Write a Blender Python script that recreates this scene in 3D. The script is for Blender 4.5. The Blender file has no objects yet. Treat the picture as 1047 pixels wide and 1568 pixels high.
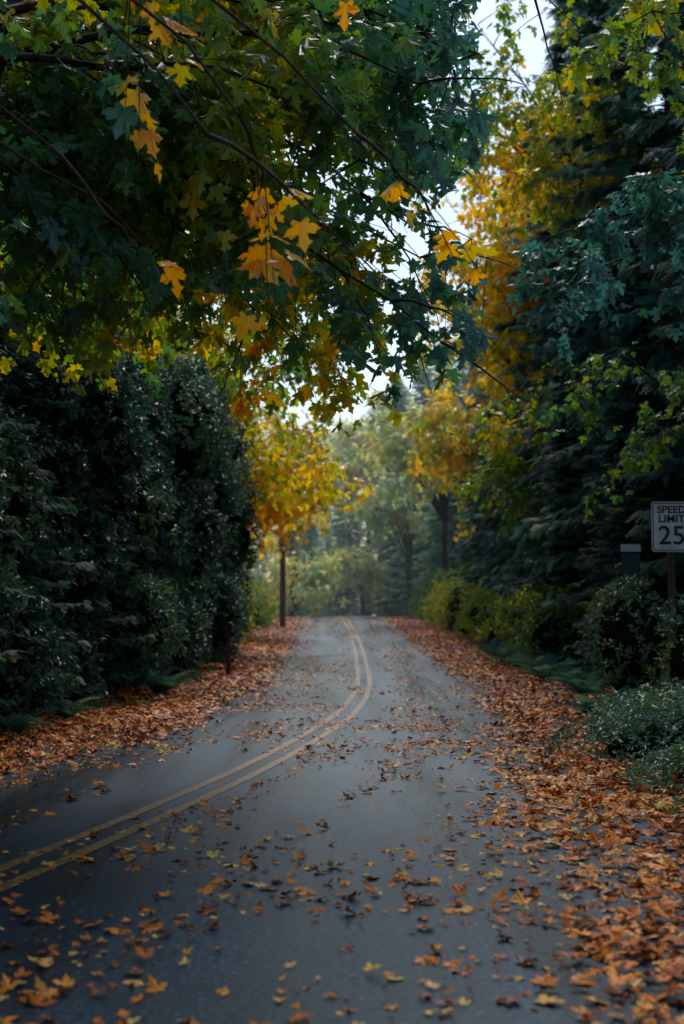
import bpy, math, numpy as np
rs = np.random.RandomState(11)
scene = bpy.context.scene

# ---------------------------------------------------------------- helpers
def _h(ix,iy,iz,s):
    n = (ix*73856093) ^ (iy*19349663) ^ (iz*83492791) ^ (s*2654435)
    n = n & 0x7fffffff
    n = ((n ^ (n>>13))*1274126177) & 0x7fffffff
    n = (n ^ (n>>11)) & 0xffff
    return n/65535.0
def vnoise(p, scale, seed=1):
    p = np.asarray(p,float)*scale
    i = np.floor(p).astype(np.int64); f = p-i; f = f*f*(3-2*f)
    out = 0
    for a in (0,1):
        for b in (0,1):
            for c in (0,1):
                w = (f[:,0] if a else 1-f[:,0])*(f[:,1] if b else 1-f[:,1])*(f[:,2] if c else 1-f[:,2])
                out = out + w*_h(i[:,0]+a,i[:,1]+b,i[:,2]+c,seed)
    return out*2-1
def norm(v):
    return v/np.maximum(np.linalg.norm(v,axis=-1,keepdims=True),1e-9)

class MB:
    def __init__(s): s.V=[];s.L=[];s.T=[];s.M=[];s.A=[];s.n=0
    def add(s,V,L,T,mi=0,a=None):
        V=np.asarray(V,np.float32).reshape(-1,3); L=np.asarray(L,np.int32).ravel(); T=np.asarray(T,np.int32).ravel()
        s.V.append(V); s.L.append(L+s.n); s.T.append(T); s.M.append(np.full(len(T),mi,np.int32))
        s.A.append(np.zeros(len(T),np.float32) if a is None else np.asarray(a,np.float32)); s.n+=len(V)
    def tube(s,P,r,mi=0,k=5):
        P=np.asarray(P,float); n=len(P); r=np.broadcast_to(r,(n,))
        t=np.gradient(P,axis=0); t=norm(t)
        ref=np.array([0.3,0.2,1.0]) if abs(t[:,2]).mean()<0.8 else np.array([1.0,0.1,0.2])
        u=norm(np.cross(t,ref)); v=np.cross(t,u)
        a=np.arange(k)*2*np.pi/k
        V=P[:,None]+r[:,None,None]*(np.cos(a)[None,:,None]*u[:,None]+np.sin(a)[None,:,None]*v[:,None])
        i=np.arange(n-1)[:,None]*k; j=np.arange(k)[None]; j2=(j+1)%k
        L=np.stack([i+j,i+j2,i+k+j2,i+k+j],-1).reshape(-1)
        s.add(V,L,np.full((n-1)*k,4),mi)
    def leaves(s,tpl,pos,tip,nrm,scale,a,mi=0):
        tv,tf=tpl; N=len(pos)
        if N==0: return
        Y=norm(tip); Z=norm(nrm-(nrm*Y).sum(1,keepdims=True)*Y); X=np.cross(Y,Z)
        B=np.stack([X,Y,Z],1)*np.asarray(scale).reshape(-1,1,1)
        V=np.einsum('vk,nkc->nvc',tv,B)+pos[:,None]
        fl=np.concatenate([np.array(f) for f in tf]); ft=np.array([len(f) for f in tf])
        L=(np.arange(N)[:,None]*len(tv)+fl[None])
        s.add(V,L,np.tile(ft,N),mi,np.repeat(a,len(ft)))
    def mesh(s,name,mats,smooth=False):
        me=bpy.data.meshes.new(name)
        V=np.concatenate(s.V);L=np.concatenate(s.L);T=np.concatenate(s.T);M=np.concatenate(s.M);A=np.concatenate(s.A)
        me.vertices.add(len(V)); me.vertices.foreach_set('co',V.ravel())
        me.loops.add(len(L)); me.loops.foreach_set('vertex_index',L)
        me.polygons.add(len(T)); st=np.concatenate([[0],np.cumsum(T)[:-1]]).astype(np.int32)
        me.polygons.foreach_set('loop_start',st)
        me.polygons.foreach_set('material_index',M)
        me.polygons.foreach_set('use_smooth',np.full(len(T),smooth))
        at=me.attributes.new('rnd','FLOAT','FACE'); at.data.foreach_set('value',A)
        for m in mats: me.materials.append(m)
        me.update(calc_edges=True); me.validate()
        return me
    def obj(s,name,mats,parent=None,smooth=False):
        return mkobj(name,s.mesh(name,mats,smooth),parent)
def mkobj(name,data,parent=None):
    o=bpy.data.objects.new(name,data); scene.collection.objects.link(o)
    if parent: o.parent=parent
    return o
def empty(name,loc=(0,0,0)):
    o=bpy.data.objects.new(name,None); scene.collection.objects.link(o); o.location=loc; o.empty_display_size=0.3
    return o

# ---------------------------------------------------------------- materials
def newmat(name):
    m=bpy.data.materials.new(name); m.use_nodes=True
    nt=m.node_tree; nt.nodes.clear(); o=nt.nodes.new('ShaderNodeOutputMaterial')
    return m,nt,o
def ramp(nt,stops):
    r=nt.nodes.new('ShaderNodeValToRGB'); e=r.color_ramp.elements
    while len(e)<len(stops): e.new(0.5)
    for i,(p,c) in enumerate(stops):
        e[i].position=p; e[i].color=(*c,1)
    return r
def leafmat(name,stops,trans=0.35,rough=0.42,spec=0.5,tboost=1.6):
    m,nt,o=newmat(name)
    a=nt.nodes.new('ShaderNodeAttribute'); a.attribute_name='rnd'
    r=ramp(nt,stops); nt.links.new(a.outputs['Fac'],r.inputs[0])
    p=nt.nodes.new('ShaderNodeBsdfPrincipled'); p.inputs['Roughness'].default_value=rough; p.inputs['Specular IOR Level'].default_value=spec
    nt.links.new(r.outputs[0],p.inputs['Base Color'])
    if trans>0:
        t=nt.nodes.new('ShaderNodeBsdfTranslucent'); h2=nt.nodes.new('ShaderNodeHueSaturation'); h2.inputs['Value'].default_value=tboost; h2.inputs['Saturation'].default_value=1.05
        nt.links.new(r.outputs[0],h2.inputs['Color']); nt.links.new(h2.outputs[0],t.inputs['Color'])
        mx=nt.nodes.new('ShaderNodeMixShader'); mx.inputs[0].default_value=trans
        nt.links.new(p.outputs[0],mx.inputs[1]); nt.links.new(t.outputs[0],mx.inputs[2]); nt.links.new(mx.outputs[0],o.inputs[0])
    else: nt.links.new(p.outputs[0],o.inputs[0])
    return m
def noisemat(name,c1,c2,scale=6,rough=0.85,bump=0.4,bscale=None,stretch=(1,1,1),spec=0.3,detail=6):
    m,nt,o=newmat(name)
    tc=nt.nodes.new('ShaderNodeTexCoord'); mp=nt.nodes.new('ShaderNodeMapping'); mp.inputs['Scale'].default_value=stretch
    nt.links.new(tc.outputs['Object'],mp.inputs[0])
    n=nt.nodes.new('ShaderNodeTexNoise'); n.inputs['Scale'].default_value=scale; n.inputs['Detail'].default_value=detail
    nt.links.new(mp.outputs[0],n.inputs['Vector'])
    r=ramp(nt,[(0.32,c1),(0.68,c2)]); nt.links.new(n.outputs['Fac'],r.inputs[0])
    p=nt.nodes.new('ShaderNodeBsdfPrincipled'); p.inputs['Roughness'].default_value=rough; p.inputs['Specular IOR Level'].default_value=spec
    nt.links.new(r.outputs[0],p.inputs['Base Color'])
    if bump>0:
        n2=nt.nodes.new('ShaderNodeTexNoise'); n2.inputs['Scale'].default_value=bscale or scale*3; nt.links.new(mp.outputs[0],n2.inputs['Vector'])
        b=nt.nodes.new('ShaderNodeBump'); b.inputs['Strength'].default_value=bump; b.inputs['Distance'].default_value=0.02
        nt.links.new(n2.outputs['Fac'],b.inputs['Height']); nt.links.new(b.outputs[0],p.inputs['Normal'])
    nt.links.new(p.outputs[0],o.inputs[0])
    return m

M_maple=leafmat('maple_leaf',[(0,(0.040,0.14,0.125)),(0.35,(0.050,0.155,0.045)),(0.6,(0.20,0.28,0.015)),(0.8,(0.68,0.44,0.012)),(1,(0.75,0.32,0.012))],0.5,0.32,0.8,1.9)
M_laurel=leafmat('laurel_leaf',[(0,(0.010,0.042,0.034)),(0.5,(0.034,0.110,0.072)),(0.9,(0.11,0.21,0.08)),(1,(0.25,0.25,0.02))],0.25,0.38,0.55)
M_cedar=leafmat('cedar_frond',[(0,(0.014,0.060,0.052)),(0.5,(0.042,0.130,0.100)),(0.9,(0.12,0.22,0.11)),(1,(0.30,0.17,0.02))],0.35,0.6,0.25)
M_far_haze=leafmat('distant_foliage_haze_tint',[(0,(0.14,0.28,0.23)),(0.5,(0.25,0.42,0.32)),(0.8,(0.66,0.64,0.22)),(1,(0.85,0.60,0.16))],0.45,0.7,0.1,1.5)  # haze painted into the leaf colours: paler and bluer than near foliage
M_shrub=leafmat('shrub_leaf',[(0,(0.035,0.09,0.03)),(0.5,(0.14,0.22,0.03)),(0.8,(0.46,0.42,0.03)),(1,(0.65,0.38,0.03))],0.45,0.5,0.3)
M_fall=leafmat('fallen_leaf',[(0,(0.08,0.020,0.006)),(0.25,(0.30,0.065,0.008)),(0.55,(0.72,0.185,0.014)),(0.8,(0.84,0.34,0.035)),(0.93,(0.85,0.52,0.20)),(1,(0.85,0.48,0.08))],0.0,0.5,0.22)
M_bark=noisemat('bark',(0.018,0.013,0.010),(0.06,0.045,0.035),9,0.9,0,30,(1,1,0.25))
M_cbark=noisemat('cedar_bark',(0.05,0.026,0.018),(0.13,0.075,0.052),9,0.9,0.9,40,(1,1,0.12))
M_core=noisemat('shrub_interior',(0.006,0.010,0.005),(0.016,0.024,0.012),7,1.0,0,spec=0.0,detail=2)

def asphalt():
    m,nt,o=newmat('asphalt')
    tc=nt.nodes.new('ShaderNodeTexCoord')
    def N(s,d=6,vec=None,ro=0.5):
        n=nt.nodes.new('ShaderNodeTexNoise'); n.inputs['Scale'].default_value=s; n.inputs['Detail'].default_value=d; n.inputs['Roughness'].default_value=ro
        nt.links.new(vec or tc.outputs['Object'],n.inputs['Vector']); return n
    fine=N(30,4,None,0.8); big=N(0.55,5)
    mp=nt.nodes.new('ShaderNodeMapping'); mp.inputs['Scale'].default_value=(1.6,0.12,1); nt.links.new(tc.outputs['Object'],mp.inputs[0])
    streak=N(1.0,5,mp.outputs[0],0.6)
    r1=ramp(nt,[(0.38,(0.002,0.008,0.018)),(0.53,(0.009,0.022,0.040)),(0.68,(0.085,0.15,0.21))]); nt.links.new(fine.outputs['Fac'],r1.inputs[0])
    def mul(a,b):
        mu=nt.nodes.new('ShaderNodeMix'); mu.data_type='RGBA'; mu.blend_type='MULTIPLY'; mu.inputs[0].default_value=1
        nt.links.new(a,mu.inputs[6]); nt.links.new(b,mu.inputs[7]); return mu.outputs[2]
    r2=ramp(nt,[(0.3,(0.55,0.55,0.55)),(0.7,(1.25,1.25,1.25))]); nt.links.new(big.outputs['Fac'],r2.inputs[0])
    r3=ramp(nt,[(0.35,(0.6,0.6,0.6)),(0.65,(1.5,1.5,1.5))]); nt.links.new(streak.outputs['Fac'],r3.inputs[0])
    p=nt.nodes.new('ShaderNodeBsdfPrincipled'); nt.links.new(mul(mul(r1.outputs[0],r2.outputs[0]),r3.outputs[0]),p.inputs['Base Color'])
    mr=nt.nodes.new('ShaderNodeMapRange'); mr.inputs[1].default_value=0.35; mr.inputs[2].default_value=0.65; mr.inputs[3].default_value=0.24; mr.inputs[4].default_value=0.44
    nt.links.new(streak.outputs['Fac'],mr.inputs[0]); nt.links.new(mr.outputs[0],p.inputs['Roughness']); p.inputs['Specular IOR Level'].default_value=0.26
    p.inputs['Specular Tint'].default_value=(0.45,0.82,1.0,1)
    b=nt.nodes.new('ShaderNodeBump'); b.inputs['Strength'].default_value=0.5; b.inputs['Distance'].default_value=0.01
    nt.links.new(fine.outputs['Fac'],b.inputs['Height']); nt.links.new(b.outputs[0],p.inputs['Normal'])
    nt.links.new(p.outputs[0],o.inputs[0]); return m
M_road=asphalt()
def paint():
    m,nt,o=newmat('worn_yellow_paint')
    tc=nt.nodes.new('ShaderNodeTexCoord')
    n=nt.nodes.new('ShaderNodeTexNoise'); n.inputs['Scale'].default_value=22; n.inputs['Detail'].default_value=9; n.inputs['Roughness'].default_value=0.75; nt.links.new(tc.outputs['Object'],n.inputs['Vector'])
    r=ramp(nt,[(0.44,(0.02,0.03,0.04)),(0.52,(0.30,0.14,0.03)),(0.7,(0.50,0.26,0.06))]); nt.links.new(n.outputs['Fac'],r.inputs[0])
    p=nt.nodes.new('ShaderNodeBsdfPrincipled'); p.inputs['Roughness'].default_value=0.45; p.inputs['Specular IOR Level'].default_value=0.3; nt.links.new(r.outputs[0],p.inputs['Base Color'])
    nt.links.new(p.outputs[0],o.inputs[0]); return m
M_paint=paint()
M_ground=noisemat('leaf_litter_soil',(0.022,0.010,0.005),(0.20,0.065,0.014),6,0.95,0.8,18,spec=0.1)

# ---------------------------------------------------------------- terrain
yy=np.arange(-40,220,0.5)
kx=[(-40,-11),(-10,-6.0),(0,-3.7),(4,-2.8),(6.5,-2.28),(8.2,-1.95),(10.2,-1.53),(14.2,-0.8),(20.4,-0.02),(26,0.34),(32,0.5),(46,0.58),(65,0.52),(85,0.2),(100,-0.9),(120,-4.5),(150,-14),(220,-45)]
cxv=np.interp(yy,[a for a,b in kx],[b for a,b in kx])
ker=np.exp(-0.5*(np.arange(-8,9)/3.5)**2); ker/=ker.sum()
cxv=np.convolve(np.pad(cxv,8,mode='edge'),ker,'valid')
def cx(y): return np.interp(y,yy,cxv)
def eR(y): return np.interp(y,[3,7.5,10,14,20,30],[4.3,3.55,3.1,2.7,2.45,2.6])   # where the leaf litter starts, right of centre
def eL(y): return np.interp(y,[3,12,17,25,40],[3.0,2.3,2.2,2.5,2.7])
def zr(y):
    y=np.asarray(y,float)
    a=1.22*np.clip((y-25)/60,0,1)**1.6
    t=np.clip(y-85,0,None)
    return a+np.where(t>0,0.0325*t-0.0018*np.minimum(t,45)**2-(0.11)*np.clip(t-45,0,None)*(t<200),0)*(t<60)+np.where(t>=60,0.0325*60-0.0018*2025-0.11*15,0)
def H(x,y):
    x=np.asarray(x,float);y=np.asarray(y,float)
    d=x-cx(y); ad=np.abs(d)-np.where(d>0,np.clip(eR(y)-2.6,0,2),0)
    z=zr(y)
    z=z+np.where(ad<3.1,-0.06,0.0)
    s=np.clip(ad-3.6,0,None)
    z=z+np.where(d<0,0.10,0.05)*np.clip(s,0,8)
    z=z+vnoise(np.stack([x,y,0*x],-1).reshape(-1,3),0.5,3).reshape(x.shape)*0.06*np.clip(ad-3.0,0,1)
    return z
gx=np.unique(np.concatenate([np.arange(-12,12,0.3),-np.geomspace(12,400,28),np.geomspace(12,400,28)]))
gy=np.unique(np.concatenate([-np.geomspace(30,300,12),np.arange(-30,110,0.5),np.geomspace(110,800,30)]))
X,Y=np.meshgrid(gx,gy)
Z=H(X.ravel(),Y.ravel()).reshape(X.shape)
mb=MB(); nxg=len(gx); nyg=len(gy)
i=np.arange(nyg-1)[:,None]*nxg+np.arange(nxg-1)[None]
mb.add(np.stack([X,Y,Z],-1),np.stack([i,i+1,i+nxg+1,i+nxg],-1),np.full(i.size,4))
mb.obj('ground',[M_ground],None,True)
def strip(name,off0,off1,y0,y1,dz,mat,par=None,wob=0.0,nl=2):
    ys=np.arange(y0,y1,0.5); mb=MB()
    if callable(off1): off1=off1(ys)
    sl=np.gradient(cx(ys),ys); n=np.stack([1/np.sqrt(1+sl**2),-sl/np.sqrt(1+sl**2)],-1)
    cols=[]
    for k in range(nl):
        o=off0+(off1-off0)*k/(nl-1)
        w=(vnoise(np.stack([ys,ys*0+k,ys*0],-1),0.6,5)*wob) if k in(0,nl-1) else 0
        oo=o+w
        cols.append(np.stack([cx(ys)+n[:,0]*oo,ys+n[:,1]*oo,zr(ys)+dz+0*ys],-1))
    V=np.stack(cols,1); i=np.arange(len(ys)-1)[:,None]*nl+np.arange(nl-1)[None]
    mb.add(V,np.stack([i,i+1,i+nl+1,i+nl],-1),np.full(i.size,4))
    return mb.obj(name,[mat],par,True)
strip('road',-3.15,lambda y:3.25+np.clip(eR(y)-2.6,0,2),-35,150,0.0,M_road,None,0.08,9)
mk=empty('road_center_marking')
strip('line_left',-0.18,-0.08,-35,149,0.004,M_paint,mk); strip('line_right',0.08,0.18,-35,149,0.004,M_paint,mk)

# ---------------------------------------------------------------- leaf templates
def mleaf(curl,fold,full=True):
    if full: R=[(0.03,0.0),(0.25,-0.13),(0.36,-0.02),(0.27,0.12),(0.50,0.14),(0.70,0.38),(0.52,0.40),(0.44,0.52),(0.17,0.40),(0.20,0.66),(0.33,0.74),(0.14,0.84)]
    else: R=[(0.26,-0.08),(0.22,0.13),(0.66,0.36),(0.18,0.40),(0.28,0.76)]
    pts=[(x,y) for x,y in R]+[(0,1.08)]+[(-x,y) for x,y in R[::-1]]
    P=np.array([(x,y,0) for x,y in pts]); 
    nh=len(R)
    P=np.vstack([P,[[0,0.02,0]]]); mid=len(P)-1
    P[:,2]=-fold*np.abs(P[:,0])+curl*(P[:,1]-0.3)**2*np.sign(0.3-P[:,1])-0.25*curl*P[:,0]**2+0.05*np.sin(P[:,0]*9+P[:,1]*7)
    right=[mid]+list(range(0,nh+1)); left=[mid]+list(range(nh,2*nh+1))
    return P,[right,left]
ML=[mleaf(0.25,0.25),mleaf(0.5,0.05),mleaf(-0.1,0.45)]
MLs=[mleaf(0.25,0.25,False),mleaf(0.5,0.05,False)]
GL=[mleaf(-0.35,-0.35),mleaf(0.5,0.3),mleaf(-0.8,0.1),mleaf(0.1,-0.1)]
GLs=[mleaf(-0.35,-0.35,False),mleaf(0.5,0.3,False)]
LAU=(np.array([(0,0,0),(0.2,0.35,0.07),(0.17,0.7,0.03),(0,1,-0.1),(-0.17,0.7,0.03),(-0.2,0.35,0.07),(0,0.5,-0.02)],float),[[0,1,6],[1,2,3,6],[6,3,4,5],[0,6,5]])
def frond(n=6):
    V=[(-0.012,0,0),(0.012,0,0),(0,1,-0.12)];F=[[0,1,2]]
    for k in range(n):
        y=0.08+0.8*k/n; l=0.42*(1-0.75*(k/n))+0.05
        for s in(-1,1):
            b=len(V); z=-0.12*y*y
            V+=[(0,y,z),(s*l*0.75,y+l*0.55,z-0.10*l),(s*0.03,y+0.13,z-0.01)]
            V+=[(s*l*0.45,y+l*0.22,z-0.02)]
            F.append([b,b+3,b+1,b+2] if s>0 else [b,b+2,b+1,b+3])
    return np.array(V,float),F
FR=frond(6); FR4=frond(3)
def fernt(n=12):
    V=[(-0.012,0,0),(0.012,0,0),(0,1,-0.45)];F=[[0,1,2]]
    for k in range(n):
        y=0.08+0.88*k/n; l=0.22*math.sin(math.pi*min(1,0.2+0.8*k/n))+0.02
        for s in(-1,1):
            b=len(V); z=0.25*y-0.7*y*y
            V+=[(0,y,z),(s*l,y+l*0.3,z-0.05),(0,y+0.06,z)]; F.append([b,b+1,b+2])
    return np.array(V,float),F
FERN=fernt()
def rn(n,k=3): return rs.normal(size=(n,k))

def scatter_var(mb,tpls,pos,tip,nrm,sc,a,mi=0):
    idx=rs.randint(0,len(tpls),len(pos))
    for k,t in enumerate(tpls):
        q=idx==k; mb.leaves(t,pos[q],tip[q],nrm[q],sc[q],a[q],mi)

# ---------------------------------------------------------------- broadleaf trees
def maple(name,base,limbs,nsec,ntw,nlf,sl,tl,leaf,hue,trunk_top,trunk_r,full=True,keep=None,droop=0.5,mat=None,bow=0.8,tw_r=0.006):
    e=empty(name,base); B=np.array(base,float)
    wood=MB(); lv=MB()
    tt=np.array(trunk_top,float)
    t=np.linspace(0,1,9)[:,None]; bp=B+(tt-B)*t; bp[:,:2]+=np.sin(t*5+1)*0.15*t*(1-t)*4
    wood.tube(bp-B,trunk_r*(1-0.5*t[:,0])*(1+0.5*np.exp(-t[:,0]*14)),0,9)
    LP=[];LT=[];LN=[]
    for (f,end,dens) in limbs:
        st=B+(tt-B)*f; end=np.array(end,float); L=np.linalg.norm(end-st)
        n=14; u=np.linspace(0,1,n)[:,None]
        P=st+(end-st)*u; P[:,2]+=(4*u[:,0]*(1-u[:,0]))*bow*rs.uniform(0.6,1.4)
        P+=np.cumsum(rn(n)*0.06,0)*u
        r0=trunk_r*0.30
        wood.tube(P-B,r0*(1-u[:,0])**1.5+0.008,0,6)
        T=norm(np.gradient(P,axis=0))
        for s in range(max(1,int(nsec*dens))):
            q=rs.uniform(0.3,1.0) if s else 1.0; k=min(n-1,int(q*(n-1)))
            d=norm(T[k]+rs.normal(size=3)*np.array([0.8,0.8,0.4])+np.array([0,0,-0.15]))
            l=sl*rs.uniform(0.5,1.2)*(1.15-0.5*q); m=8; w=np.linspace(0,1,m)[:,None]
            S=P[k]+d*l*w; S[:,2]-=droop*l*0.5*w[:,0]**2; S+=np.cumsum(rn(m)*0.03,0)*w
            wood.tube(S-B,0.013*(1-w[:,0])+0.004,0,4)
            ST=norm(np.gradient(S,axis=0))
            for a in range(ntw):
                k2=rs.randint(2,m) if a else m-1
                d2=norm(ST[k2]+rs.normal(size=3)*0.7+np.array([0,0,-0.25]))
                l2=tl*rs.uniform(0.5,1.3); v=np.linspace(0,1,5)[:,None]
                W=S[k2]+d2*l2*v; W[:,2]-=droop*0.45*l2*v[:,0]**2
                if keep is not None and not keep(W[-1:])[0]: continue
                if tw_r: wood.tube(W-B,tw_r*(1-0.6*v[:,0]),0,3)
                nn=nlf; v2=rs.uniform(0.25,1.05,nn)[:,None]
                pd=norm(d2*0.6+rn(nn)*0.8+np.array([0,0,-0.1])); pet=leaf*rs.uniform(0.3,0.9,(nn,1))
                c=W[0]+(W[-1]-W[0])*v2+pd*pet
                LP.append(c); LT.append(norm(pd*0.9+np.array([0,0,-0.75])+rn(nn)*0.35)); LN.append(norm(np.array([0,0,1.0])+rn(nn)*0.45+pd*0.5))
    P=np.concatenate(LP);T=np.concatenate(LT);Nn=np.concatenate(LN)
    if keep is not None:
        q=keep(P); P=P[q];T=T[q];Nn=Nn[q]
    sc=leaf*rs.uniform(0.6,1.2,len(P))
    a=np.clip(hue(P)+rs.normal(size=len(P))*0.09,0,1)
    scatter_var(lv,ML if full else MLs,P-B,T,Nn,sc,a)
    wood.obj('trunk_and_branches',[M_bark],e,True); lv.obj('crown_leaves',[mat or M_maple],e)
    return e
print('stage maples')
def keepA(P):
    x,y,z=P[:,0],P[:,1],P[:,2]
    lim=0.80+0.25*np.sin(z*1.9)+np.clip(z-4.5,0,9)*0.13
    low=3.25+0.9*np.clip((-x-0.2)/2.5,0,1)+0.25*np.sin(x*3)
    return (x<lim+0.025*y)&(z>low)&(z<0.5*y+2.2)
def hueA(P):
    n=vnoise(P,0.55,9); n2=vnoise(P,1.6,4)
    return 0.42+0.32*n+0.18*n2+0.14*np.clip((P[:,1]-12)/6,-1,1)-0.26*np.clip((P[:,0]+0.5)/1.5,-0.4,1)-0.10*(P[:,0]<-2.2)
limbs=[(1.0,(0.9,12,4.1),1.2),(1.0,(0.7,13,5.3),1.2),(1.0,(0.9,14,7.2),1),(0.95,(0.5,10.6,5.6),1),(0.9,(-0.6,10.4,5.2),1),(0.85,(-1.0,14,4.7),1),
 (0.9,(-2.1,12,5),1),(1,(-1.5,9.2,6.2),0.6),(0.95,(0.4,15.5,4.9),1.2),(1,(1.2,16.5,7.8),1.1),(0.8,(-2.8,16,5.4),1),(0.9,(-0.8,17.5,6.4),1.2),
 (1,(0.3,18,8.0),1.2),(1,(0.8,15,6.2),1.2),(0.95,(-3.4,11,5.0),0.8),(1,(-0.4,14.5,7),0.8),(0.9,(-1.2,18,5.2),1.2),(1,(1.3,13,6.6),1.1),
 (1,(0.9,12.4,6.9),1.2),(1,(0.0,11.6,6.6),1),(1,(1.7,15,8.2),1.2),(1,(1.5,17.5,9.2),1.2),(0.9,(1.0,14.5,5.2),1.2)]
maple('bigleaf_maple',(-6.2,13.5,float(H(-6.2,13.5))-0.1),limbs,10,7,8,1.7,0.75,0.165,hueA,(-5.2,13.6,6.6),0.30,True,keepA,0.6)
def hueB(P): return np.where(P[:,0]<-1.3,0.38,0.92)+0.12*vnoise(P,1.5,2)-0.4*(P[:,2]>5.8)
limbs=[(0.9,(-0.55,7.2,3.85),0.12),(0.9,(-0.75,7.6,4.6),0.22),(0.95,(0.10,8.2,4.0),0.12),(0.9,(-1.9,8.5,4.6),0.2),(0.8,(-2.6,9.5,4.4),0.25),(0.85,(-1.6,8.0,5.2),0.3),(0.8,(-2.0,10,4.6),0.3)]
limbs+=[(1,(x,y,z),1.5) for x,y,z in [(-1,5,8.5),(1.5,6,9.5),(-2.5,3,8),(0.5,2,9),(0,8,10),(-3,9,8),(-1,11,8.6),(1,10,8.4),(2.5,5,8.4),(3.2,9,8.8),(2.4,12,9.6),(-1,14,10),(1.5,14,10.4),(3.2,15,11),(0.2,17,11.4),(-3,13,9.6)]]  # overhead limbs added out of view to shade the near road
maple('bigleaf_maple',(-6.4,6.5,float(H(-6.4,6.5))-0.1),limbs,8,5,4,1.4,0.6,0.165,hueB,(-5.6,6.9,6.2),0.21,True,lambda P:((P[:,2]>3.35)|(P[:,0]<-2.0))&((P[:,2]<5.8)|(P[:,2]>0.47*P[:,1]+1.6)),0.9)
def ell(c,r,n,seed):
    q=np.random.RandomState(seed); v=norm(q.normal(size=(n,3)))*q.uniform(0.35,0.95,(n,1)); v[:,2]=np.abs(v[:,2])*0.9-0.25
    return [(q.uniform(0.6,1),tuple(np.array(c)+v[k]*np.array(r)),1) for k in range(n)]
def hg(base,amp=0.14,sc=0.6):
    return lambda P: base+amp*vnoise(P,sc,6)
def addm(x,y,top,c,r,n,base,leaf=0.24,seed=1,keep=None,mat=None,nsec=8,ntw=5,nlf=6,sl=1.8,amp=0.14):
    return maple('bigleaf_maple',(x,y,float(H(x,y))-0.1),ell(c,r,n,seed),nsec,ntw,nlf,sl,0.8,leaf,hg(base,amp),(x+0.2,y,top),0.24,False,keep,0.5,mat,tw_r=0)
kl=lambda P:(P[:,0]<1.3+0.02*P[:,1]-0.15*np.clip(P[:,2]-9,0,9))&(P[:,2]>3.2)
addm(-5.5,46,6,(-2.6,46,7.0),(3.6,4.5,3.2),16,0.76,0.23,3,kl,amp=0.16)
addm(-5.0,60,5,(-2.8,60,7.0),(3.4,4.5,4.6),16,0.76,0.26,4,kl,amp=0.14)
addm(-7.5,34,8,(-4.6,34,8.6),(4.6,5,4.0),20,0.62,0.24,5,lambda P:(P[:,2]>5.0)&(P[:,0]<0.2))
addm(-7.5,24,9,(-5.0,23,9.0),(4.5,4.5,4.0),18,0.54,0.24,6,lambda P:(P[:,2]>5.6)&(P[:,0]<-0.2))
# right side maples
addm(8.5,52,11,(5.9,52,14.6),(4.2,5,6.2),28,0.76,0.26,7,lambda P:(P[:,0]>2.6),nsec=9,amp=0.12)
addm(7.5,66,6,(5.9,66,10.5),(3.2,5,4.8),16,0.74,0.30,8,lambda P:(P[:,0]>3.0),amp=0.12)
addm(5.6,78,8,(3.6,78,11.5),(2.4,3,3.4),14,0.74,0.32,28,lambda P:(P[:,2]>7),M_far_haze,7,5,6)
addm(7.0,42,5,(5.0,41,6.2),(2.0,3.0,3.2),13,0.58,0.20,9,lambda P:(P[:,0]>3.1),sl=1.2,amp=0.22)
addm(8.5,38,11,(5.4,37,14.6),(3.6,4,4.4),18,0.58,0.22,17,lambda P:(P[:,0]>2.5)&(P[:,2]>11.5),amp=0.30)
def keepR(P): return (P[:,2]>4.9)
maple('bigleaf_maple',(7.6,19.5,float(H(7.6,19.5))-0.1),[(0.75,(3.0,18.0,6.1),1.2),(0.75,(3.6,17.2,5.8),1.2),(0.8,(3.3,19,6.6),1.0),(0.8,(4.4,17.6,6.0),1.0),(0.9,(4.2,18,7.4),0.5),(1,(3.4,16.5,8.4),0.6),(1,(4.0,17.5,9.4),0.8),(1,(5,20,10.5),1)],7,5,8,0.9,0.5,0.17,
   lambda P:0.04+0.15*vnoise(P,1.0,3)+0.56*(P[:,2]>7.6),(7.2,19.5,8.2),0.2,True,keepR,0.4)
maple('vine_maple',(6.9,24,float(H(6.9,24))-0.1),[(1,(3.7,23,4.7),1),(0.9,(4.6,22.5,4.2),1),(0.9,(4.2,24,5.2),1),(1,(5.5,22.5,5.0),1),(0.8,(4.6,23,3.6),0.8),(0.7,(5.4,21,3.9),0.5)],5,4,5,0.7,0.4,0.13,
   lambda P:0.48+0.12*vnoise(P,1.0,3),(6.2,24,4.4),0.09,True,lambda P:~((P[:,1]<21.7)&(P[:,2]<3.35)&(P[:,0]>4.5)),0.3)

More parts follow.
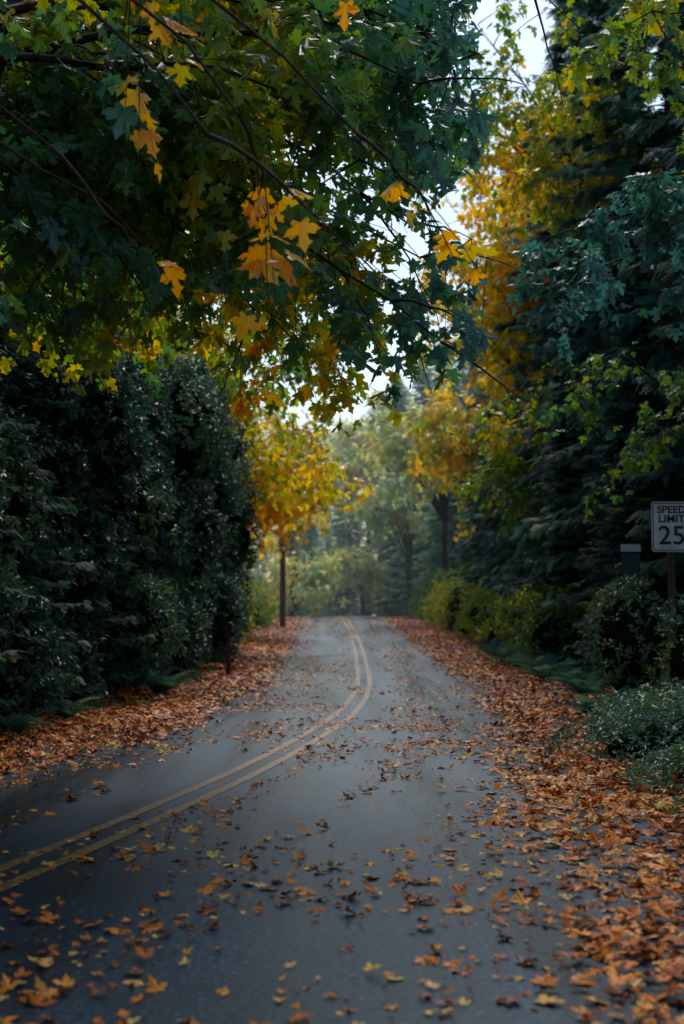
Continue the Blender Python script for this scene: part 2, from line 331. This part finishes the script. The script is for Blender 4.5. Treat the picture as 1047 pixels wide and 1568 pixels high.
# ---------------------------------------------------------------- cedars
print('stage cedars')
def cedar(Hh,R,nb,seed,fl=0.55,col=0.0):
    q=np.random.RandomState(seed); mbf=MB(); mbw=MB()
    t=np.linspace(0,1,14); tp=np.stack([0.12*np.sin(t*7+seed),0.12*np.cos(t*5),t*Hh],-1)
    mbw.tube(tp,0.34*(1-t)**0.8*(1+0.5*np.exp(-t*30))+0.02,0,10)
    LP=[];LT=[];LN=[];LS=[];LA=[]
    for b in range(nb):
        f=(b+q.uniform())/nb; z0=0.9+(Hh-1.0)*f**1.15
        L=R*(1-z0/Hh)**0.62*q.uniform(0.55,1.15)*min(1,0.62+z0/9)
        az=b*2.39996+q.uniform(-0.4,0.4); d=np.array([math.cos(az),math.sin(az),0]); sd=np.array([-d[1],d[0],0])
        dr=q.uniform(0.35,0.7)
        def path(u): 
            u=np.asarray(u); return np.array([0,0,z0])+d*(L*u)[...,None]+np.array([0,0,1.0])*((0.18*u-dr*u*u+0.25*u**4)*L)[...,None]+sd*(0.08*L*np.sin(u*4+b))[...,None]
        u=np.linspace(0,1,7); mbw.tube(path(u),0.03*(1-u)*min(1,L/2)+0.006,0,4)
        n=int(2*L/0.13)+4; uu=q.uniform(0.15,1.0,n)**0.75; P=path(uu); side=np.where(q.uniform(size=n)<0.5,-1,1)[:,None]
        T=d*0.55+sd*side*q.uniform(0.2,1.0,(n,1))+np.array([0,0,-1.0])*q.uniform(0.15,0.9,(n,1))+q.normal(size=(n,3))*0.15
        Nn=np.array([0,0,1.0])+d*0.5+q.normal(size=(n,3))*0.35
        LP.append(P);LT.append(T);LN.append(Nn);LS.append(fl*q.uniform(0.6,1.25,n)*(1.15-0.4*uu)); 
        LA.append(np.clip(q.uniform(0.05,0.75)+q.normal(size=n)*0.12+0.35*(uu-0.6)+0.5*(q.uniform(size=n)<0.02),0,1))
    mbf.leaves(FR,np.concatenate(LP),np.concatenate(LT),np.concatenate(LN),np.concatenate(LS),np.concatenate(LA))
    return mbw.mesh('cedar_trunk',[M_cbark],True),mbf.mesh('cedar_fronds',[M_cedar])
CV=[cedar(27,3.7,430,1),cedar(24,3.4,400,2),cedar(30,4.0,460,3)]
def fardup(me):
    m=me.copy(); m.materials.clear(); m.materials.append(M_far_haze); return m
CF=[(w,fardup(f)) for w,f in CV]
def place_cedar(x,y,v,rot=0,s=1.0,far=False,name='western_redcedar',sw=1.0):
    e=empty(name,(x,y,float(H(x,y))-0.1)); e.rotation_euler=(0,0,rot); e.scale=(s*sw,s*sw,s)
    w,f=(CF if far else CV)[v]
    mkobj('trunk',w,e); mkobj('fronds',f,e)
for k,(x,y,v,r,s) in enumerate([(8.4,27.5,0,0.3,1),(7.9,33.5,2,1.2,0.95),(7.7,40,1,2.2,1.0),(8.0,47,0,3.0,1),(7.6,56,1,4.0,0.9),(7.8,64,0,5,0.8),(7.8,74,1,1,0.75),
      (11,22,1,0.5,1),(11.5,31,0,2,1),(12,42,2,0,1),(10.5,14,2,0.5,1),(5.9,36.5,1,4,0.36),(6.2,29.8,0,3,0.34),
      (-8.0,17.5,0,0.7,1),(-7.4,22.5,1,1.7,0.95),(-8.8,31,1,2.7,1),(-9.0,39,0,0.2,0.9),(-8.6,50,1,0.9,0.8),(-8.8,62,2,0.9,0.6),(-9.0,11,1,3.3,1),
      (-5.3,19.6,0,1,0.40),(-4.9,28.5,1,3,0.40),(-4.5,36.0,2,5,0.32),(-5.5,16.8,2,2,0.36),(-5.0,24.2,2,2,0.38),
      (-13,20,2,0,1),(-13,28,0,2,1),(-13.5,38,2,3,1)]):
    place_cedar(x,y,v,r,s,False,'western_redcedar',1.3 if s<0.5 else 1)
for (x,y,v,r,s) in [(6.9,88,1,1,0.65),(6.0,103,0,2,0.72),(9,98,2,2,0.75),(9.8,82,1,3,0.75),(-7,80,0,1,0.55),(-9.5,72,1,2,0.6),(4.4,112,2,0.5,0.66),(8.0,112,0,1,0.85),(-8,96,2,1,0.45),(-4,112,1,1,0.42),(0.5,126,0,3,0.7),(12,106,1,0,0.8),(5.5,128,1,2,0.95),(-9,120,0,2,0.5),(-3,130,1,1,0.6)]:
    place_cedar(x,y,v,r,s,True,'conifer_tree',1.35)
addm(4.4,94,6,(3.2,94,9.5),(2.6,3,4.6),12,0.64,0.34,12,None,M_far_haze,6,5,6,amp=0.25)
addm(2.2,120,14,(2.0,120,15.0),(4.6,3,7.5),30,0.82,0.50,19,None,M_far_haze,8,5,7)
addm(-4.5,104,10,(-4.0,104,12.0),(4.0,3,6.0),24,0.76,0.46,23,None,M_far_haze,8,5,6,amp=0.2)
addm(1.5,108,4,(0.8,108,4.8),(3.6,3,3.4),10,0.80,0.34,13,None,M_far_haze,6,5,6)
addm(-3.2,92,4,(-2.5,92,4.2),(2.6,3,2.8),9,0.78,0.34,14,None,M_far_haze,6,5,6)

# distant forest: one mass, tree shapes made of clumps, closing the view all round
print('stage forest')
mb=MB(); LPn=[];LTn=[];LA=[];LS=[]
for k in range(200):
    if k<80: x=rs.uniform(-60,60); y=rs.uniform(138,185)
    else:
        a=rs.uniform(0,2*np.pi); r=rs.uniform(60,170); x=r*math.cos(a); y=30+r*math.sin(a)
        if abs(x)<20 and -20<y<138: continue
    hh=rs.uniform(20,30); rr=hh*rs.uniform(0.18,0.26); z0=float(H(x,y)); n=260; u=rs.uniform(0.02,1,n)
    a=rs.uniform(0,2*np.pi,n); rad=rr*(1-u)**0.7*rs.uniform(0.6,1.05,n)
    P=np.stack([x+rad*np.cos(a),y+rad*np.sin(a),z0+u*hh],-1)
    LPn.append(P);LTn.append(np.stack([np.cos(a),np.sin(a),-0.7+0*a],-1)+rs.normal(size=(n,3))*0.2); LS.append(rs.uniform(1.4,2.8,n))
    base=rs.choice([0.05,0.2,0.35,0.7]); LA.append(np.clip(base+rs.normal(size=n)*0.1,0,1))
    mb.tube(np.array([[x,y,z0-0.3],[x,y,z0+hh*0.6]]),0.3,1,5)
P=np.concatenate(LPn)
mb.leaves(FR4,P,np.concatenate(LTn),np.array([0,0,1.0])+rn(len(P))*0.4,np.concatenate(LS),np.concatenate(LA))
mb.obj('distant_forest',[M_far_haze,M_bark])

# ---------------------------------------------------------------- hedge / shrubs built of shoots on lumpy bodies
print('stage shrubs')
def shrubmass(name,ells,dens,leaf,mat,huef,nper=7,lump=0.28,seed=5,core=True,tplset=(LAU,),csc=0.74,rough=0.82,l2=0.16):
    e=empty(name,tuple(ells[0][0][:2])+(0.0,)); B=np.array([*ells[0][0][:2],0.0])
    mb=MB(); co=MB(); E=[(np.array(c,float),np.array(r,float)) for c,r in ells]
    def disp(P): return 1+lump*vnoise(P,0.55,seed)+l2*vnoise(P,1.3,seed+1)+0.08*vnoise(P,3.3,seed+2)
    for k,(c,r) in enumerate(E):
        area=4*np.pi*((r[0]*r[1]+r[0]*r[2]+r[1]*r[2])/3)
        n=int(area*dens); v=norm(rs.normal(size=(n,3))); v[:,2]=np.where(v[:,2]<-0.55,-v[:,2],v[:,2])
        Q=c+v*r; P=c+v*r*disp(Q)[:,None]*rs.uniform(rough**2,1.08,(n,1))**0.5
        ok=np.ones(n,bool)
        for j,(c2,r2) in enumerate(E):
            if j!=k: ok&=(((P-c2)/(r2*0.74))**2).sum(1)>1
        ok&=P[:,2]>H(P[:,0],P[:,1])+0.02
        P=P[ok]; nv=norm(v[ok]/r); n=len(P)
        ax=norm(nv+np.array([0,0,0.5])+rs.normal(size=(n,3))*0.4)
        Pp=np.repeat(P,nper,0); A=np.repeat(ax,nper,0); m=len(Pp)
        w=rs.normal(size=(m,3)); w=norm(w-(w*A).sum(1,keepdims=True)*A)
        T=norm(w*0.95+A*0.45); Nn=A+rs.normal(size=(m,3))*0.2
        pos=Pp+A*rs.uniform(-0.6,0.6,(m,1))*leaf+T*0.01
        scatter_var(mb,tplset,pos-B,T,Nn,leaf*rs.uniform(0.6,1.2,m),np.clip(np.repeat(huef(P),nper)+rs.normal(size=m)*0.1,0,1))
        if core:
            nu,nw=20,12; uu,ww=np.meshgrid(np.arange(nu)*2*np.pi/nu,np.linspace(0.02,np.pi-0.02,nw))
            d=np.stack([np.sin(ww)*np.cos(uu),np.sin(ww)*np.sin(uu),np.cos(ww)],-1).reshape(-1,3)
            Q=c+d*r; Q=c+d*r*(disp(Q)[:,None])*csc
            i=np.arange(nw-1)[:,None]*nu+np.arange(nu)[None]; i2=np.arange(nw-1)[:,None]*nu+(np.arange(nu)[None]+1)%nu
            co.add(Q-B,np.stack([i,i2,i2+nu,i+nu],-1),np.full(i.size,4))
    mb.obj('leaves',[mat],e); 
    if core: co.obj('dark_core',[M_core],e,True)  # dark lumpy body added behind the leaves to stop see-through
    return e
ells=[]
q=np.random.RandomState(4)
for k,(x,y,rx,rz) in enumerate([(-6.4,16.0,2.0,2.4),(-6.1,18.8,2.0,3.3),(-5.8,21.5,2.0,3.0),(-5.4,24.5,2.1,3.8),(-5.3,27.5,1.9,3.3),(-5.0,30.5,1.9,3.9),(-5.0,34,1.8,3.4),(-4.8,38,1.8,3.8),(-4.7,42,1.8,3.2)]):
    ells.append(((x,y,rz*0.80),(rx,1.8,rz))); ells.append(((x+0.45+q.uniform(-.2,.3),y+1.2,0.75),(rx*0.8,1.5,1.2)))
    for j in range(4): # protruding lobes of individual bushes
        r=q.uniform(0.45,1.0); ells.append(((x+rx*0.78+q.uniform(-.3,.25),y+q.uniform(-1.4,1.4),q.uniform(0.8,rz*1.65)),(r*0.9,r,r*q.uniform(0.8,1.3))))
for y in (29,33,37,41): ells.append(((-3.9+q.uniform(-.3,.3),y,5.0+q.uniform(-.4,.6)),(1.4,1.6,1.4)))
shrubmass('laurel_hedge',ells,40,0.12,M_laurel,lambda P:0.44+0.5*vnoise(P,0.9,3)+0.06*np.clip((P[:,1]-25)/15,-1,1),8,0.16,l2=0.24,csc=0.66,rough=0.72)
def wild(off,ya,yb,seed,n):
    q=np.random.RandomState(seed); E=[]
    for k in range(n):
        y=q.uniform(ya,yb); r=q.uniform(0.45,1.35); h=r*q.uniform(0.8,1.5)
        E.append(((cx(y)+off*(1+q.uniform(-0.05,0.22)+0.08*r),y,float(zr(y))+0.55*h+q.uniform(0,0.8)*(r<0.9)),(r,r*q.uniform(0.8,1.4),h)))
    return E
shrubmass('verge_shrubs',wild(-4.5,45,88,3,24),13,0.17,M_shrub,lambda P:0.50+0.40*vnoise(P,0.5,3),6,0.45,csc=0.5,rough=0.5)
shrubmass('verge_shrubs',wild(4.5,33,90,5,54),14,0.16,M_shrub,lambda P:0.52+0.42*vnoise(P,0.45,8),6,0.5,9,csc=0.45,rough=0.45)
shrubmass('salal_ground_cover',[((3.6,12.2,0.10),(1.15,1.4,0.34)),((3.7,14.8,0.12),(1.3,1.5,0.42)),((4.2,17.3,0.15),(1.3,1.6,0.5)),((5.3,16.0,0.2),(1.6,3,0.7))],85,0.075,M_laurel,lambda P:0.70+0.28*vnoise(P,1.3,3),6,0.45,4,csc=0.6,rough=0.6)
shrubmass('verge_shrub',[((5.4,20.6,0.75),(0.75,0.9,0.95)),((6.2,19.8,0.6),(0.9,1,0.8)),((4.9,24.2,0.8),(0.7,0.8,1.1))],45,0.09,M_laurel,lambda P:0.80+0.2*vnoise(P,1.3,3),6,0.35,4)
e=empty('sword_ferns',(4.9,32,0)); mb=MB()
for x,y in [(4.6,33.5),(5.2,31.5),(5.8,30.2),(4.5,36),(5.3,34.6),(6.3,28.6),(3.9,19.2),(5.1,24.3),(5.6,25.6),(6.0,27),(5.0,29.8),(4.4,38.5),(4.5,41),(4.6,44),(4.6,27.4),(4.3,22.2),(3.4,16.6),(4.3,25.2),(4.4,31),(3.6,20.8),(-4.0,17.6),(-3.9,20.1),(-4.4,15.2),(-3.3,26.0)]:
    n=26; a=rs.uniform(0,2*np.pi,n); T=np.stack([np.cos(a),np.sin(a),rs.uniform(0.6,1.5,n)],-1)
    P=np.tile([x,y,float(H(x,y))],(n,1)); mb.leaves(FERN,P-np.array([4.9,32,0]),T,np.array([0,0,1.0])+0*T,rs.uniform(0.5,1.0,n)*(0.7 if y<23 else 1),rs.uniform(0.3,0.95,n))
mb.obj('fronds',[M_cedar],e)

# ---------------------------------------------------------------- fallen leaves
print('stage fallen')
def fall(x,y,lift):
    d=x-cx(y); on=np.abs(d)-np.where(d>0,np.clip(eR(y)-2.6,0,2),0)<3.1
    z=np.where(on,zr(y),H(x,y))+lift
    n=len(x); P=np.stack([x,y,z],-1); a=rs.uniform(0,2*np.pi,n)
    T=np.stack([np.cos(a),np.sin(a),rs.normal(size=n)*0.12],-1); Nn=np.array([0,0,1.0])+rs.normal(size=(n,3))*np.array([0.2,0.2,0])
    Nn[:,2]*=np.where(rs.uniform(size=n)<0.4,-1,1)
    return P,T,Nn
n=46000
y=3.0+ (rs.uniform(size=n)**1.6)*85
side=rs.uniform(size=n)<0.56
pe=np.stack([y,0*y,0*y],-1)
edgeR=eR(y)+0.3*vnoise(pe,0.35,2)
edgeL=eL(y)+0.35*vnoise(pe+5,0.35,2)
wR=np.where(y<32,3.0,1.5); u=rs.uniform(-0.08,1,n)**1.0; off=np.where(side,edgeR+u*wR,-(edgeL+rs.uniform(-0.1,1,n)*1.9))
off+=rs.normal(size=n)*0.25
x=cx(y)+off
keep=~((y<11)&(rs.uniform(size=n)<0.4)); x=x[keep];y=y[keep]; n=len(x)
hue=np.clip(0.48+0.26*vnoise(np.stack([x,y,0*x],-1),0.8,3)+rs.normal(size=n)*0.22,0,1)
P,T,Nn=fall(x,y,rs.uniform(0.008,0.05,n)); sc=rs.uniform(0.045,0.12,n)
mb=MB(); q=y<20
scatter_var(mb,GL,P[q],T[q],Nn[q],sc[q],hue[q]); scatter_var(mb,GLs,P[~q],T[~q],Nn[~q],sc[~q]*1.2,hue[~q])
mb.obj('fallen_leaves_on_verge',[M_fall])
n=50000; y=3.0+(rs.uniform(size=n)**1.35)*80; off=rs.uniform(-1,1,n); off=np.where(off<0,off*3.0,off*(eR(y)+0.5)); x=cx(y)+off
w=vnoise(np.stack([off*2.2,y*0.25,0*y],-1),1,21)*0.5+vnoise(np.stack([x,y,0*y],-1),0.9,22)*0.5
den=0.14+0.95*w+0.8*np.clip((off-eR(y)+1.0)/1.0,0,1)**1.5+0.5*np.clip((-off-1.5)/1.2,0,1)+0.26*np.exp(-((off-1.3)/0.45)**2)+0.12*np.clip((13-y)/6,0,1)
q=rs.uniform(size=n)<den; x=x[q];y=y[q]; n=len(x)
hue=np.clip(0.58+rs.normal(size=n)*0.26,0,1)
P,T,Nn=fall(x,y,rs.uniform(0.006,0.018,n)); sc=rs.uniform(0.04,0.10,n)*np.where(rs.uniform(size=n)<0.65,0.5,1)
mb=MB(); q=y<20; scatter_var(mb,GL,P[q],T[q],Nn[q],sc[q],hue[q]); scatter_var(mb,GLs,P[~q],T[~q],Nn[~q],sc[~q],hue[~q]); mb.obj('fallen_leaves_on_road',[M_fall])

# ---------------------------------------------------------------- street furniture
def solid(name,c1,c2=None,rough=0.5,scale=20,metal=0):
    m=noisemat(name,c1,c2 or tuple(0.8*v for v in c1),scale,rough,0.15,60); m.node_tree.nodes['Principled BSDF'].inputs['Metallic'].default_value=metal; return m
M_white=solid('sign_white',(0.62,0.66,0.70),(0.46,0.50,0.55),0.4,5); M_black=solid('sign_black',(0.015,0.015,0.018)); M_wood=noisemat('weathered_wood',(0.05,0.028,0.02),(0.13,0.075,0.05),14,0.85,0.6,40,(1,1,0.1))
M_dark=solid('dark_metal',(0.02,0.022,0.028),rough=0.4,metal=0.3); M_red=solid('red_flag',(0.4,0.03,0.02)); M_blue=solid('blue_panel',(0.03,0.06,0.075),(0.02,0.045,0.055))
import bmesh
def box(name,size,loc,mat,parent,bev=0.004,rot=(0,0,0)):
    bm=bmesh.new(); bmesh.ops.create_cube(bm,size=1); bmesh.ops.scale(bm,vec=size,verts=bm.verts)
    if bev: bmesh.ops.bevel(bm,geom=bm.edges[:],offset=bev,segments=2,affect='EDGES')
    me=bpy.data.meshes.new(name); bm.to_mesh(me); bm.free(); me.materials.append(mat)
    o=mkobj(name,me,parent); o.location=loc; o.rotation_euler=rot; return o
def rrect(w,h,r,n=6):
    pts=[]
    for cxx,cyy,a0 in((w/2-r,h/2-r,0),(-w/2+r,h/2-r,90),(-w/2+r,-h/2+r,180),(w/2-r,-h/2+r,270)):
        for k in range(n+1):
            a=math.radians(a0+90*k/n); pts.append((cxx+r*math.cos(a),cyy+r*math.sin(a)))
    return pts
def plate(name,pts,t,y,mat,parent,hole=None):
    bm=bmesh.new()
    if hole is None:
        f=[bm.verts.new((x,y,z)) for x,z in pts]; b=[bm.verts.new((x,y+t,z)) for x,z in pts]
        bm.faces.new(f); bm.faces.new(b[::-1]); n=len(pts)
        for k in range(n): bm.faces.new((f[k],b[k],b[(k+1)%n],f[(k+1)%n]))
    else:
        f=[bm.verts.new((x,y,z)) for x,z in pts]; b=[bm.verts.new((x,y,z)) for x,z in hole]; n=len(pts)
        for k in range(n): bm.faces.new((f[k],f[(k+1)%n],b[(k+1)%n],b[k]))
    bmesh.ops.recalc_face_normals(bm,faces=bm.faces[:])
    me=bpy.data.meshes.new(name); bm.to_mesh(me); bm.free(); me.materials.append(mat); return mkobj(name,me,parent)
def text(s,size,z,parent,name,sx=1.0):
    c=bpy.data.curves.new(name,'FONT'); c.body=s; c.size=size; c.align_x='CENTER'; c.align_y='CENTER'; c.extrude=0.0008; c.offset=0.004
    c.materials.append(M_black); o=mkobj(name,c,parent); o.location=(0,-0.0055,z); o.rotation_euler=(math.pi/2,0,0); o.scale=(sx,1,1); return o
sx_,sy_=5.0,21.6; g=float(H(sx_,sy_))
s=empty('speed_limit_sign',(sx_,sy_,g)); zc=2.82-g
pnl=empty('panel'); pnl.parent=s; pnl.location=(0,-0.065,zc)
plate('plate',rrect(0.61,0.76,0.04),0.003,0,M_white,pnl)
plate('border',rrect(0.575,0.725,0.035),0,-0.003,M_black,pnl,rrect(0.545,0.695,0.025))
text('SPEED',0.155,0.255,pnl,'text_speed',1.05); text('LIMIT',0.155,0.115,pnl,'text_limit',1.1); text('25',0.40,-0.145,pnl,'text_25',1.05)
box('post',(0.09,0.09,zc+0.25),(0,0,(zc+0.25)/2-0.05),M_wood,s,0.006)
for zz in(0.3,-0.3): box('bolt',(0.02,0.01,0.02),(0,-0.005,zz),M_dark,pnl,0.003)
x0,y0=5.15,25.5; g=float(H(x0,y0)); s=empty('information_sign',(x0,y0,g))
box('post',(0.045,0.045,2.7),(0,0,1.3),M_dark,s); box('white_panel',(0.36,0.012,0.13),(0.02,-0.04,2.68-g),M_white,s,0.003); box('blue_panel',(0.34,0.012,0.50),(0.02,-0.04,2.32-g),M_blue,s,0.003)
x0,y0=-2.62,33.0; g=float(H(x0,y0)); s=empty('mailbox',(x0,y0,g))
box('post',(0.10,0.10,1.05),(0,0,0.5),M_wood,s,0.006); box('arm',(0.07,0.45,0.07),(0.0,0,0.99),M_wood,s,0.005)
prof=[(-0.10,0),(0.10,0),(0.10,0.13)]+[(0.10*math.cos(a),0.13+0.10*math.sin(a)) for a in np.linspace(0.2,math.pi-0.2,9)]+[(-0.10,0.13)]
b=plate('box',prof,0.48,-0.24,M_dark,s); b.location=(0,0,1.03)
b=plate('door',[(x*1.04,z*1.02) for x,z in prof],0.012,-0.255,M_dark,s); b.location=(0,0,1.028)
box('flag_arm',(0.008,0.14,0.02),(0.108,-0.1,1.16),M_red,s,0.002); box('flag',(0.008,0.05,0.07),(0.108,-0.16,1.19),M_red,s,0.002)
x0,y0=-3.0,72; g=float(H(x0,y0)); s=empty('utility_pole',(x0,y0,g)); mb=MB(); mb.tube(np.array([[0,0,-0.3],[0,0,3],[0.02,0,9.5]]),[0.15,0.14,0.10],0,12); mb.obj('pole',[M_cbark],s,True)
box('crossarm',(2.0,0.1,0.12),(0,-0.15,8.9),M_wood,s)
for xx in(-0.8,0,0.8):
    mb=MB(); mb.tube(np.array([[xx,-0.15,8.96],[xx,-0.15,9.02],[xx,-0.15,9.08],[xx,-0.15,9.14]]),[0.03,0.05,0.035,0.045],0,8); mb.obj('insulator',[M_white],s,True)

# mist hanging over the far part of the road
m,nt,o=newmat('mist'); vs=nt.nodes.new('ShaderNodeVolumeScatter'); vs.inputs['Density'].default_value=0.0018; vs.inputs['Anisotropy'].default_value=0.3; vs.inputs['Color'].default_value=(0.8,0.95,1,1)
nt.links.new(vs.outputs[0],o.inputs['Volume'])
mo=box('mist',(160,170,42),(0,140,15),m,None,0)

# ---------------------------------------------------------------- light, sky, camera
EL=50; AZ=8
w=bpy.data.worlds.new("World"); scene.world=w; w.use_nodes=True; nt=w.node_tree
bg=nt.nodes['Background']; sk=nt.nodes.new('ShaderNodeTexSky'); sk.sky_type='NISHITA'; sk.sun_disc=False
sk.sun_elevation=math.radians(EL); sk.sun_rotation=math.radians(AZ); sk.dust_density=1.4; sk.air_density=1.4; sk.ozone_density=3.5
nt.links.new(sk.outputs[0],bg.inputs[0]); bg.inputs[1].default_value=0.15
sl=bpy.data.lights.new('sun','SUN'); sl.energy=2.7; sl.angle=math.radians(30); sl.color=(1,0.97,0.92)
so=mkobj('sun',sl); so.rotation_euler=(-math.radians(90-EL),0,-math.radians(AZ))
cam=bpy.data.cameras.new('camera'); co=mkobj('camera',cam); scene.camera=co
cam.sensor_fit='VERTICAL'; cam.sensor_height=36; cam.lens=50; cam.clip_end=3000; cam.clip_start=0.1
co.location=(0,0,1.5); co.rotation_euler=(math.radians(90+4.1),0,0)
cam.dof.use_dof=True; cam.dof.focus_distance=13; cam.dof.aperture_fstop=1.8
scene.view_settings.view_transform='Standard'; scene.view_settings.look='None'; scene.view_settings.exposure=0
print('tris',sum(len(m.polygons) for m in bpy.data.meshes))
